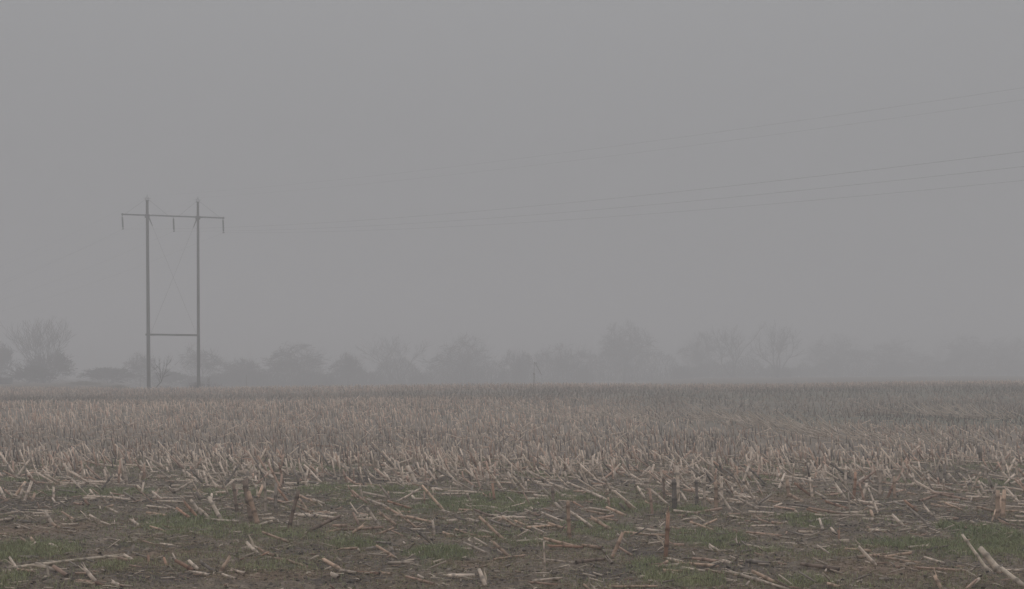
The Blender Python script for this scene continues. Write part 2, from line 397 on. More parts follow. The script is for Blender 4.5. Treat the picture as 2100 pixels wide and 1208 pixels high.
def tree(name, px, py_top, wpx, Y, label, cat, group, seed, base_px=None, twig_r=.014, mat=None, parts=('trunk', 'crown'), dome=0, **kw):
    if dome: wpx = wpx * 1.12; Y = Y * 1.03
    x = (px - CX) / F * Y; z = float(G(x, Y)); H = EYE + (HY - py_top) / F * Y - z; W = wpx / F * Y
    P0, P1, r0, r1, lv = grow(seed, H, W, twig_r=twig_r, **kw)
    if dome:
        r = np.random.RandomState(seed + 500); n = int(dome * max(1, W * H / 60)); p = r.randn(n * 3, 3); p /= np.linalg.norm(p, axis=1)[:, None]; p = p * (r.rand(n * 3, 1) ** .55) * (1 + .17 * r.randn(n * 3, 1))
        th = np.arctan2(p[:, 2], p[:, 0]); lob = .80 + .34 * fbm(th * 1.7 + seed, p[:, 1] * 2 + seed, seed, 3)
        q = p * lob[:, None]; zc = .41; q = q * np.array([W / 2, W / 2.4, H * (1 - zc)]) + np.array([0, 0, H * zc])
        kk = (q[:, 2] > .02 * H) & (r.rand(n * 3) < np.clip(1.25 - .8 * q[:, 2] / H, .3, 1)) & (fbm(q[:, 0] * .7 + 9, q[:, 2] * .7 + q[:, 1] * .4, seed + 3, 3) + .25 * (r.rand(n * 3) - .5) > .44); q = q[kk][:n]; n = len(q)
        dr = nrm(q - np.array([0, 0, H * .15]) + r.randn(n, 3) * H * .28 + np.array([0, 0, H * .12])); ln = .35 + .75 * r.rand(n)
        P0 = np.concatenate([P0, q]); P1 = np.concatenate([P1, q + dr * ln[:, None]]); tr_ = twig_r * (.40 + .4 * r.rand(n)) * np.clip(1.25 - .75 * q[:, 2] / H, .4, 1.2); r0 = np.concatenate([r0, tr_]); r1 = np.concatenate([r1, tr_ * .5]); lv = np.concatenate([lv, np.full(n, 9)])
    root = empty(name, (x, Y, z)); tag(root, label, cat, group)
    lim = 1 if kw.get('stems', 1) == 1 else 0
    for nm, sel in ((parts[0], lv <= lim), (parts[1], lv > lim)):
        k = 5 if sel is None else (6 if nm == parts[0] else 3)
        V, Q_, T_, _ = tubes(P0[sel], P1[sel], r0[sel], r1[sel], k=k, cap=False)
        obj(nm, make_mesh(nm, V, Q_, None, None, mat or (M_bark if nm == parts[0] else M_twig)), root)
    return root
GT = 'bare trees in the fog behind the field'
SH = dict(dome=620, stems=9, trunk=.30, levels=4, kids=3, spread=.75, up=.1, base_w=.9, parts=('stems', 'twigs'))
# multi-stemmed tree at the far left, and the scrub under it
tree('bare_tree', 82, 656, 118, 196, 'wide many-stemmed bare tree at the far left, fanning up out of dark scrub', 'tree', GT, 3, stems=13, trunk=.36, levels=4, kids=2, spread=.22, up=.38, base_w=.42, twig_r=.015)
tree('bare_shrub', 100, 722, 88, 182, 'dense dark shrub in front of the many-stemmed bare tree at the far left', 'shrub', 'bare shrubs in the fog', 4, twig_r=.022, density=1.1, **SH)
tree('bare_shrub', 62, 752, 80, 170, 'low brownish shrub left of the dense dark one under the far left tree', 'shrub', 'bare shrubs in the fog', 5, twig_r=.024, density=1.1, **SH)
tree('bare_shrub', 0, 705, 50, 200, 'tall dark shrub cut off by the left edge of the photo', 'shrub', 'bare shrubs in the fog', 6, twig_r=.026, density=1.1, **SH)
tree('bare_shrub', 225, 755, 95, 185, 'low dark shrub between the far left tree and the pylon', 'shrub', 'bare shrubs in the fog', 7, twig_r=.026, density=1.1, **SH)
tree('bare_tree', 288, 724, 62, 205, 'small rounded tree behind the left pole of the pylon', 'tree', GT, 8, trunk=.12, levels=5, kids=3, spread=.65, twig_r=.022, dome=1500)
tree('bare_tree', 412, 708, 92, 212, 'hazy rounded tree behind the right pole of the pylon', 'tree', GT, 9, trunk=.12, levels=5, kids=3, spread=.65, twig_r=.022, dome=1500)
tree('bare_shrub', 350, 762, 90, 200, 'low shrub in the fog between the two poles of the pylon', 'shrub', 'bare shrubs in the fog', 10, twig_r=.03, **SH)
FT = [ # px, top, width, Y, label
 (498,735,75,215,'small round bush-like tree just right of the pylon'),
 (614,704,106,220,'broad dark tree, the first large one to the right of the pylon'),
 (714,724,56,222,'narrow small tree between two broad ones left of the photo centre'),
 (806,689,122,250,'broad spreading tree with visible forked limbs, left of the photo centre'),
 (955,685,112,240,'round-headed tree just left of the photo centre, behind the snapped weed'),
 (1060,718,60,236,'small round tree right behind the snapped weed stalk'),
 (1165,704,130,262,'low broad tree leaning up against the tallest tree'),
 (1280,659,104,270,'tallest tree of the row, a little right of the photo centre'),
 (1435,680,80,285,'faint tall narrow tree right of the gap in the row'),
 (1506,668,84,262,'tree with fine forked limbs showing, left of two similar ones'),
 (1592,666,98,255,'clear spreading tree with low wide limbs, the right of two similar ones'),
 (1712,684,112,315,'faint rounded tree right of the clear spreading tree'),
 (1838,694,124,330,'very faint low tree in the fog at the right'),
 (1960,684,110,335,'very faint tall tree in the fog near the right edge'),
 (2065,690,110,322,'very faint broad tree cut off by the right edge')]
for i, (px, tp, wp, Y, lb) in enumerate(FT):
    if px in (1506, 1592, 806):
        tree('bare_tree', px, tp, wp, Y, lb, 'tree', GT, 40 + i, stems=4 + i % 3, trunk=.24, levels=5, kids=2, dome=700, spread=.42, up=.22, base_w=.75, twig_r=.017, thick=.4); continue
    tree('bare_tree', px, tp, wp, Y, lb, 'tree', GT, 40 + i, trunk=.11, levels=5, kids=3, dome=2900 if px not in (1506, 1592, 806) else 1200,
         spread=.62 if px not in (1592,) else .8, up=.22, twig_r=.024 if px not in (1506, 1592, 806) else .02, thick=.34)
HG = [(460,772,150,205,'low shrubs right behind the pylon'),(590,764,190,210,'left part of the hedge, below the broad dark tree'),(770,758,190,226,'hedge bottom below the spreading tree left of centre'),
 (940,752,200,230,'hedge below the round-headed tree'),(1120,742,190,240,'tall hedge right of the snapped weed'),(1300,738,230,250,'tall hedge below the tallest tree'),
 (1500,748,240,260,'hedge under the two trees with forked limbs'),(1720,744,260,285,'faint hedge right of the clear spreading tree'),(1960,742,300,295,'very faint hedge by the right edge')]
for i, (px, tp, wp, Y, lb) in enumerate(HG):
    Y *= 1.06; tp -= 9
    x = (px - CX) / F * Y; z0 = float(G(x, Y)); H = EYE + (HY - tp) / F * Y - z0; W = wp / F * Y
    n = int(3300 * max(1, W / 18)); bx = (RS.rand(n) - .5) * W; by = (RS.rand(n) - .5) * 3.0
    ht = H * (.35 + 1.35 * fbm(bx * .28 + i * 9, by * 0, 60 + i, 3)) * (1 - .65 * (np.abs(bx) / (W / 2)) ** 4)
    a0 = RS.rand(n) ** 1.5 * .95; p0 = np.stack([bx, by, ht * a0], 1)
    ln = .5 + .7 * RS.rand(n); dr = nrm(np.stack([RS.randn(n) * .6, RS.randn(n) * .6, .5 + RS.rand(n)], 1))
    p1 = p0 + dr * ln[:, None]; p1[:, 2] = np.minimum(p1[:, 2], ht + .3)
    V, Q_, T_, _ = tubes(p0, p1, .028, .015, k=3, cap=False)
    ns = int(W * 3); sx = (RS.rand(ns) - .5) * W; sy = (RS.rand(ns) - .5) * 2; s0 = np.stack([sx, sy, np.full(ns, -.4)], 1)
    s1 = s0 + np.stack([RS.randn(ns) * .4, RS.randn(ns) * .3, .4 + H * (.5 + .2 * RS.rand(ns))], 1)
    V2, Q2, _, _ = tubes(s0, s1, .05, .02, k=4, cap=False)
    root = empty('hedge', (x, Y, z0)); tag(root, lb if len(lb.split()) >= 4 else lb, 'hedge', 'hedge along the far side of the field')
    obj('twigs', make_mesh('twigs', V, Q_, None, None, M_twig), root); obj('stems', make_mesh('stems', V2, Q2, None, None, M_bark), root)

# small leaning tree beside the left pole
def lean_tree():
    Y = 106.0; r = random.Random(77)
    b = Pt(318.5, 797, Y); b[2] = float(G(b[0], Y)) - .05
    P = lambda x, y, dy=0: Pt(x, y, Y + dy) - b
    tr = [(318.5,797),(325,789),(331,782.5)]
    limbs = [[(331,782.5),(329,770),(328,758),(323,752),(318,746),(315,737)],
             [(331,782.5),(335,771),(339,762),(341,750),(344,740),(345,731)],
             [(330,776),(325,766),(319,757),(315,751)],
             [(329,762),(327,752),(327,744),(328,735)],
             [(333,776),(333,765),(335,756),(338,748),(336,742)],
             [(337,768),(343,762),(347,758)], [(341,750),(347,744),(350,739)], [(323,752),(318,757),(312,753)], [(328,785),(325,776),(322,768)], [(334,774),(341,771),(346,770)]]
    T1, C1 = Bag(), Bag()
    for i in range(2): T1.add(*tubes(P(*tr[i]), P(*tr[i + 1]), .045 - .006 * i, .04 - .006 * i, k=7, cap=False)[:2])
    for li, l in enumerate(limbs):
        dpt = [r.uniform(-.3, .3) * j * .5 for j in range(len(l))]; dpt[0] = 0
        for j in range(len(l) - 1):
            p, q = P(*l[j], dpt[j] * .5), P(*l[j + 1], dpt[j + 1] * .5)
            rr = max(.008, .028 - .005 * j - (.01 if li > 1 else 0)); C1.add(*tubes(p, q, rr, rr * .8, k=5, cap=False)[:2])
            if j >= 1 or li > 2:
                for _ in range(5):
                    s = p + (q - p) * r.random(); d = nrm(q - p) * r.uniform(.5, .9) + np.array([r.uniform(-1, 1), r.uniform(-1, 1), r.uniform(0, .6)]) * .6
                    e = s + nrm(d) * r.uniform(.12, .34); C1.add(*tubes(s, e, .006, .004, k=3, cap=False)[:2])
                    e2 = e + nrm(d + np.array([r.uniform(-1, 1), 0, .4]) * .7) * r.uniform(.08, .2); C1.add(*tubes(e, e2, .0045, .003, k=3, cap=False)[:2])
    root = empty('leaning_sapling', b); tag(root, 'small bare sapling leaning right just beside the left pole of the pylon', 'tree')
    obj('trunk', T1.mesh('trunk', M_bark), root); obj('crown', C1.mesh('crown', M_bark), root)
lean_tree()
# brown scrub and tall dry weeds at the foot of the right pole
def scrub(name, px, py_top, wpx, Y, n, label, seed, group=None, mat=None):
    r = np.random.RandomState(seed); x = (px - CX) / F * Y; z = float(G(x, Y)); H = EYE + (HY - py_top) / F * Y - z; W = wpx / F * Y
    bx = r.randn(n) * W * .22; by = r.randn(n) * W * .2; hh = H * (.45 + .55 * r.rand(n)) * np.exp(-(bx / (W * .55)) ** 2)
    p0 = np.stack([bx, by, np.full(n, -.03)], 1); p1 = p0 + np.stack([r.randn(n) * .18 + bx * .2, r.randn(n) * .15, hh], 1)
    B = Bag(); B.add(*tubes(p0, p1, .012, .005, k=3, cap=False)[:2])
    m = n * 9; i = r.randint(0, n, m); a = .35 + .65 * r.rand(m); s = p0[i] + (p1 - p0)[i] * a[:, None]
    e = s + nrm(np.stack([r.randn(m), r.randn(m), r.rand(m) * 1.5], 1)) * (.06 + .16 * r.rand(m))[:, None]
    B.add(*tubes(s, e, .006, .004, k=3, cap=False)[:2]); tag(obj(name, B.mesh(name, mat or M_weed), None, (x, Y, z)), label, 'shrub', group)
scrub('dry_scrub', 402, 780, 34, 109.5, 150, 'brown dry scrub growing round the foot of the right pole', 3)
scrub('dry_scrub', 424, 770, 30, 111, 22, 'thin tall brown scrub just right of the right pole', 4)
scrub('dry_scrub', 448, 784, 34, 108, 60, 'straw-coloured weeds at the field edge right of the pylon', 5)
scrub('dry_scrub', 335, 789, 60, 108, 90, 'low weeds at the field edge between the two poles', 6)
scrub('dry_scrub', 172, 781, 60, 150, 260, 'pale tuft of rough grass between far left tree and pylon', 7, mat=M_far)
scrub('dry_scrub', 240, 788, 60, 120, 120, 'pale low weeds at the field edge left of the pylon', 8, mat=M_far)
# snapped weed stalk standing in the stubble, and a thin one at the left
def snapped():
    Y = 84.0; b = Pt(1095, 800, Y); b[2] = float(G(b[0], Y)) - .02; P = lambda x, y, d=0: Pt(x, y, Y + d) - b
    root = empty('snapped_weed', b); tag(root, 'tall dead weed stalk snapped over to the right, alone on the skyline', 'weed')
    B = Bag()
    for p, q, a, c in (((1095, 800), (1095.2, 767), .022, .02), ((1095.2, 767), (1096, 742.5), .010, .007)): B.add(*tubes(P(*p), P(*q), a, c, k=6)[:3])
    B.add(*tubes(P(1095.2, 769), P(1095.3, 765), .030, .026, k=6)[:3]); obj('stem', B.mesh('stem', M_weed), root)
    B = Bag()
    for p, q, a, c in (((1096, 742.5), (1102.3, 753), .010, .012), ((1102.3, 753), (1109, 766), .009, .014), ((1109, 766), (1112, 770), .012, .004), ((1099, 743), (1102, 747.5), .009, .012), ((1093, 764), (1095.2, 768), .004, .008)):
        B.add(*tubes(P(*p), P(*q), a, c, k=6)[:3])
    obj('broken_top', B.mesh('broken_top', M_weed), root)
    Y = 86.0; b = Pt(505.5, 800, Y); b[2] = float(G(b[0], Y)) - .02; B = Bag()
    B.add(*tubes([0, 0, 0], Pt(505, 769, Y) - b, .010, .006, k=6)[:3]); B.add(*tubes(Pt(505, 777, Y) - b, Pt(507, 772, Y) - b, .007, .004, k=5)[:3])
    o = obj('thin_weed', B.mesh('thin_weed', M_far), None, b); tag(o, 'thin pale upright weed at the field edge right of the pylon', 'weed')
snapped()
# dark flat-roofed hut half cut by the left edge
def hut():
    Y = 160.0; x = (0 - CX) / F * Y; z = float(G(x, Y)); H = EYE + (HY - 774) / F * Y - z; root = empty('field_hut', (x, Y, z))
    tag(root, 'low dark flat-roofed hut cut off by the left edge, beside the scrub', 'hut')
    B = Bag(); box(B, (-.4, 0, (H - .1) / 2 - .1), (2.9, 2.2, H - .1 + .2 - .02)); obj('wall', B.mesh('wall', M_shed), root)
    B = Bag(); box(B, (-.4, 0, H - .04), (3.15, 2.5, .09)); obj('roof', B.mesh('roof', M_steel), root)
    B = Bag(); box(B, (-.5, -1.12, .42), (.8, .05, .8)); obj('door', B.mesh('door', M_bark), root)
hut()

# ------------------------------------------------------------------ corn stalks
STRAW = np.array([.67, .545, .445])
def stalk_cols(n, r=RS, dirty=.25, dk=0):
    c = STRAW[None] * (.62 + .5 * r.rand(n))[:, None]
    k = r.rand(n); red = np.array([.47, .32, .245]); gr = np.array([.28, .235, .20])
    c = np.where((k < .2)[:, None], red[None] * (.7 + .5 * r.rand(n))[:, None], c)
    c = np.where((k > 1 - dirty)[:, None], gr[None] * (.6 + .6 * r.rand(n))[:, None], c)
    return c * (1 - dk)[:, None] if np.ndim(dk) else c * (1 - dk)
def stalk_mesh(d, rad, colr, seed, leaf=False, split=False):
    """one near stalk: noded stem with a ragged end"""
    r = np.random.RandomState(seed); L = np.linalg.norm(d)
    nn = max(1, int(round(L / r.uniform(.13, .19)))); marks = (np.arange(nn) + r.uniform(.15, .85)) / nn
    t = [0.0]; rp = [1.08]; cp = [.75]
    for mk in marks:
        e = .012 / L
        if mk - 2 * e < t[-1] + e or mk + 2 * e > .985: continue
        t += [mk - 2 * e, mk - .5 * e, mk + .5 * e, mk + 2 * e]; rp += [1.0, 1.22, 1.22, .97]; cp += [.95, .5, .55, 1.02]
    t.append(1.0); rp.append(.95); cp.append(1.08)
    cp = list(np.array(cp) * np.interp(t, np.linspace(0, 1, 5), r.uniform(.82, 1.22, 5))); cp[0] *= .7
    side = nrm(np.cross(d, r.randn(3))); bend = side * L * r.uniform(-.025, .025)
    B = Bag(); V, Q_, T_, K = tubes([0, 0, 0], d, rad * 1.05, rad * .9, k=9, t=t, rp=rp, col=colr, cp=cp, bend=bend[None], capcol=np.array([.5, .42, .33]))
    V = V.copy(); m = len(t); ringv = V[(m - 1) * 9:m * 9]; ringv += nrm(d) * (r.rand(9, 1) * rad * (2.2 if split else .9))   # ragged cut
    V[(m - 1) * 9:m * 9] = ringv; V[m * 9] -= nrm(d) * rad * .5
    B.add(V, Q_, T_, K)
    if split:
        for _ in range(3):
            a = nrm(r.randn(3)) * rad * .9; e = d + nrm(d) * r.uniform(.02, .07) + a * r.uniform(1, 3)
            V, Q_, T_, K = tubes(d * .96 + a, e, rad * .28, rad * .08, k=4, col=colr * 1.1); B.add(V, Q_, T_, K)
    return B.mesh('corn_stalk', M_straw, True)
def leaf_strip(p, d, L, w, colr, r, nseg=6, curl=1.0):
    """a dry leaf ribbon"""
    d = nrm(np.asarray(d, float)); s = nrm(np.cross(d, [0, 0, 1.]) + r.randn(3) * .3); P = []
    q = np.array(p, float)
    for i in range(nseg + 1):
        ww = w * (1 - (i / nseg) ** 2 * .85); P += [q - s * ww / 2, q + np.cross(s, d) * ww * .25, q + s * ww / 2]
        d = nrm(d + r.randn(3) * .22 * curl + np.array([0, 0, -.18 * curl])); s = nrm(s + r.randn(3) * .15); q = q + d * L / nseg
    i = np.arange(nseg) * 3; Q_ = np.concatenate([np.stack([i, i + 1, i + 4, i + 3], 1), np.stack([i + 1, i + 2, i + 5, i + 4], 1)])
    return np.array(P), Q_, None, np.broadcast_to(colr, (len(P), 3))

# traced stalks: three strips of the photograph, (x, y, x, y, width) at 2.823 x, tip first
TL = '''1350,598,1372,760,18 1412,585,1455,835,22 1430,570,1432,700,18 1440,650,1495,845,26 1530,595,1535,780,15 1598,600,1600,778,17 1725,655,1672,865,20 1965,785,1780,880,18
1210,680,1282,810,20 1105,695,1162,782,18 1078,718,1150,790,16 1155,742,1220,805,15 1025,740,1098,798,15 948,722,1030,770,12 265,770,305,850,20 305,830,350,868,16 360,762,432,812,13
522,780,580,828,14 770,815,815,845,16 870,845,975,880,10 1100,875,1190,900,12 1520,878,1675,948,13 1430,940,1503,1020,18 1510,982,1590,1045,17 1555,995,1475,1050,9 1590,1030,1690,1075,16
1680,1048,1790,1090,18 1875,1038,1980,1110,22 1920,1120,1960,1165,24 1330,1020,1270,1128,17 1165,1055,1245,1128,18 1095,1045,1150,1105,18 1020,1045,1120,1125,22 1290,1128,1365,1165,15
1120,1125,1215,1145,16 858,1015,862,1065,14 950,1030,970,1082,14 490,1090,555,1175,20 465,1160,560,1190,16 555,1170,620,1200,16 655,1170,700,1208,20 40,1085,672,1028,17 55,1025,115,1090,14
210,1060,325,1128,18 312,1078,388,1142,22 105,1095,205,1118,14 0,1112,60,1105,14 690,1028,770,1068,16 775,955,740,1010,16 720,1010,770,1040,16 125,920,165,945,14 180,912,205,945,14
130,945,220,955,10 355,850,455,855,10 490,858,560,868,10 652,722,605,748,12 640,745,690,770,10 430,712,480,735,12 492,695,515,738,14 170,460,95,560,12 145,590,75,680,15 140,600,110,690,14
178,600,142,700,16 200,655,190,708,16 310,620,310,680,13 165,545,208,610,12 160,555,195,600,10 0,620,32,692,14 640,560,590,632,12 555,608,595,650,10 405,565,470,632,10 480,500,430,570,12
715,470,735,610,13 820,530,805,620,12 830,600,820,660,12 700,545,680,585,10 1100,592,1010,645,12 985,630,1010,655,14 1520,610,1492,684,16 1540,685,1670,705,12 1605,625,1668,700,12
1632,545,1625,625,14 1735,668,1830,712,12 1728,732,1805,775,12 1735,690,1785,748,12 1810,690,1885,722,12 1480,800,1570,790,10 1490,850,1575,838,16 1190,822,1385,822,14 1695,790,1820,800,16
1890,885,1976,885,12 850,765,965,788,12 0,825,75,835,14 930,945,1045,970,12 835,950,930,955,10 600,920,720,945,8 1345,1130,1420,1150,14 480,985,490,1005,12 555,990,580,1010,14
485,520,490,560,12 535,505,538,570,14 400,475,400,530,12 75,470,80,540,13 965,505,975,530,10 1080,530,1140,570,11 1060,520,1070,548,12 1455,470,1400,525,12 1415,475,1405,520,12 1410,480,1470,525,10
1550,495,1510,520,9 1835,510,1838,570,12 1640,465,1640,500,12 1255,480,1310,525,9 1150,470,1180,500,9 1340,575,1400,600,10 1885,510,1910,545,10 1960,565,1955,625,14 60,660,20,625,10'''
TM = '''770,748,900,795,13 800,790,940,930,16 865,812,975,855,14 940,795,1015,850,12 1005,812,1078,850,12 752,808,800,835,14 1122,830,1225,860,12 1070,872,1230,858,13 1015,862,1140,855,10
1198,826,1305,880,15 1312,705,1322,935,19 1160,766,1325,820,13 1328,762,1460,868,14 1455,798,1565,890,18 1425,755,1530,785,12 1490,798,1600,835,10 1535,735,1650,795,15 1545,680,1555,740,12
1628,885,1560,1035,20 1535,1020,1565,1068,18 1600,962,1685,1012,13 1175,915,1380,980,18 1145,925,1210,955,12 1210,960,1400,995,14 1400,980,1510,1000,18 1890,790,1872,1050,22 1785,630,1800,785,15
1865,560,1868,700,14 1925,580,1930,755,26 1945,500,1950,740,20 1850,480,1855,590,14 850,545,852,620,13 875,600,885,700,15 1222,620,1225,715,16 1050,565,1060,640,12 1067,590,1074,640,12
965,535,1015,630,15 940,505,1035,575,12 590,508,690,610,12 680,545,755,585,10 715,570,785,628,10 640,530,700,590,10 470,610,590,755,14 590,755,655,778,12 435,638,315,712,12 385,500,440,610,20
340,570,368,625,12 65,640,160,725,14 150,690,270,740,14 150,740,220,848,16 270,700,420,750,12 270,740,380,790,15 380,790,535,822,14 228,770,320,845,14 70,770,100,830,14 530,820,540,888,14
385,812,440,855,12 440,875,550,960,16 205,958,318,1035,15 290,975,312,1025,14 120,845,60,895,14 300,855,190,905,12 240,850,10,885,14 405,862,510,865,12 655,868,720,882,10 560,908,780,900,11
800,910,900,925,12 710,940,865,1005,14 890,945,975,1020,16 970,935,1170,940,11 660,980,760,985,12 880,1040,1050,1035,12 1150,1035,1355,1072,13 1520,1035,1360,1075,18 800,1100,835,1208,22
375,1145,535,1195,15 445,1130,480,1165,14 0,1100,90,1140,14 80,1130,220,1148,14 245,1120,290,1150,12 1275,1145,1100,1190,14 1830,1195,1540,1205,12 1870,1078,1976,1078,20 1870,1100,1976,1105,20
1880,1055,1976,1052,18 1885,1050,1830,1080,18 1405,1185,1440,1208,12 1060,570,1170,590,10 1160,560,1205,595,8 1210,595,1330,650,12 1310,592,1430,655,13 1425,642,1550,700,15 1550,615,1620,640,10
1430,575,1475,605,10 1680,580,1755,605,10 1715,615,1755,685,12 1795,635,1910,725,12 1640,895,1875,915,14 1910,850,1976,865,10 0,990,95,990,12 500,470,495,530,12 735,470,735,545,12 725,480,725,540,10
10,520,35,600,12 30,560,80,600,12 885,485,885,535,12 1215,480,1212,545,12 1340,480,1340,555,14 1440,470,1435,565,14 1456,465,1458,570,12 1385,480,1388,550,12 1600,510,1510,580,12 1670,490,1600,530,10
590,880,640,890,12 1300,830,1255,910,6 1322,825,1360,860,8 1345,705,1400,740,9 1040,690,1115,690,12 1240,1190,1080,1195,12 135,500,170,540,9 300,520,350,550,10 180,540,215,560,9 430,520,455,550,10
180,615,200,645,12 272,645,272,675,10 660,875,735,885,12 820,655,850,685,10 860,655,860,690,10 1660,705,1770,715,9 1760,700,1800,740,9'''
TR = '''78,580,80,735,16 125,575,128,735,15 190,590,192,740,20 225,600,228,730,16 210,650,285,745,14 55,505,55,590,13 110,505,140,560,12 385,490,388,575,13 380,500,345,600,14 445,490,432,570,12
560,540,535,590,12 320,480,300,560,10 300,668,440,752,14 605,590,615,690,20 620,660,700,720,16 655,600,740,675,14 735,565,750,678,15 770,650,840,695,14 830,700,965,750,13 720,745,810,785,10
890,610,938,690,16 800,545,840,615,13 945,500,942,605,14 1000,535,988,688,16 1065,600,1032,695,16 1145,490,1143,680,15 1110,530,1005,612,14 1070,610,1135,660,12 1225,560,1230,690,15
1225,590,1185,680,13 1280,515,1235,600,12 1285,500,1340,600,14 1310,545,1385,632,13 1340,590,1380,630,10 1050,560,1000,595,12 1180,500,1205,560,12 1290,700,1360,770,14 1215,780,1285,855,18
1090,755,1100,795,16 1070,728,1165,750,10 1110,890,1155,925,14 860,855,890,910,14 905,880,905,920,12 835,800,710,835,13 370,880,575,908,12 370,950,540,985,12 1470,668,1370,710,14
1490,608,1580,640,13 1450,650,1690,705,12 1470,690,1570,700,10 1440,720,1560,745,10 1530,715,1620,760,12 1405,735,1440,785,14 1305,650,1355,675,13 1825,640,1822,810,22 1862,640,1855,800,22
1840,680,1845,790,12 1810,750,1790,820,8 1885,640,1948,715,16 1865,755,1976,775,13 1715,735,1810,770,13 1920,465,1875,535,11 1920,545,1860,610,12 1976,570,1895,615,13 1810,440,1845,510,12
1755,500,1750,560,12 1768,560,1770,600,10 1855,440,1855,570,16 1515,490,1518,580,14 1525,445,1565,500,10 1590,500,1665,540,10 1600,540,1670,600,12 1540,540,1600,610,12 1730,490,1810,550,10
1620,895,1780,1115,16 1725,975,1840,1110,34 1850,1092,1976,1206,26 1840,1100,1976,1110,16 1400,1022,1520,1058,13 1010,1035,1125,1025,18 1125,1022,1320,1010,18 1130,1040,1380,1052,14
940,985,1090,1008,12 1420,970,1300,985,14 1365,1100,1640,1122,16 1470,1105,1530,1128,8 690,1085,905,1108,20 910,1108,1010,1112,12 405,1105,550,1165,20 540,1160,640,1190,14 470,1165,620,1195,14
375,1055,505,1075,20 235,1045,285,1068,16 60,1030,230,1060,18 0,1030,90,1040,10 0,1080,210,1090,16 140,1095,280,1130,16 0,1105,130,1110,14 280,1130,460,1145,20 1465,1145,1495,1208,20
1715,1150,1630,1195,18 840,1180,910,1208,16 45,820,190,868,12 195,805,105,838,12 330,805,265,815,12 80,800,0,815,12 0,868,100,868,10 270,775,335,775,14 310,915,320,965,8 265,965,330,965,14
700,460,760,530,13 560,500,610,560,12 850,520,890,560,10 830,535,870,560,10 980,480,1060,530,12 1350,500,1440,525,10 1390,540,1490,565,10 405,450,415,490,10 215,485,228,550,12 730,480,725,590,12
820,440,825,500,10 240,590,300,625,10 0,660,30,720,12 55,625,100,700,10 140,680,175,725,10 395,540,455,625,12 430,640,550,660,10 480,715,560,705,10 560,575,640,650,12 1200,455,1230,510,12
1225,540,1200,610,11 1240,480,1300,560,10 1100,470,1180,530,10 1150,520,1210,570,10 1760,640,1830,655,10 1690,560,1640,610,9 1700,1155,1610,1200,14'''
NEARSPOTS = {(1620,895,'R'): 'long pale corn stalk leaning left in the bottom right corner, left of the thick one', (1725,975,'R'): 'thickest corn stalk, broken off and leaning left in the bottom right corner',
 (1850,1092,'R'): 'big pale noded stalk running out of the bottom right corner', (40,1085,'L'): 'longest pale flattened stalk lying across the bottom left of the field',
 (1312,705,'M'): 'tall upright reddish stub standing alone right of the photo centre', (1890,790,'M'): 'tall upright stub with a torn top, near the right third of the foreground',
 (1628,885,'M'): 'reddish stub leaning right, in front of the tall lone upright stub', (1965,785,'L'): 'dark bare stalk leaning far to the right beside the clump of stubs',
 (1440,650,'L'): 'thick torn reddish stub at the front of the tall dark clump, left of centre', (1725,655,'L'): 'dark stub leaning right, just right of the tall dark clump',
 (1825,640,'R'): 'left one of the paired thick stubs standing beside the right-hand grass', (1862,640,'R'): 'right one of the paired thick stubs standing beside the right-hand grass',
 (1925,580,'M'): 'thick upright stub, front of the crowded stubs right of the centre', (1222,620,'M'): 'short black wet stub standing in the green grass at the centre',
 (690,1085,'R'): 'dark thick stalk lying flat near the bottom edge, right of centre', (770,748,'M'): 'brown stalk lying tip up-left behind the crossed stalks at the centre'}
stub_n = 0; lie_n = 0; seed = 100; traced = []; occupied = []
def pc(v, m): return min(99, int(round(100 * v / m)))
seen = set()
_o = 'zero one two three four five six seven eight nine ten eleven twelve thirteen fourteen fifteen sixteen seventeen eighteen nineteen'.split()
_t = 'x x twenty thirty forty fifty sixty seventy eighty ninety'.split()
def words(n):
    n = int(n); return _o[max(n, 0)] if n < 20 else 'the full hundred' if n > 99 else _t[n // 10] + ('-' + _o[n % 10] if n % 10 else '')
def where(px, py):
    return '%s percent across, %s up' % (words(pc(px, 2100)), words(pc(1208 - py, 1208)))
sun_words = {0: 'flat', 1: 'leaning left', 2: 'leaning right', 3: 'upright'}
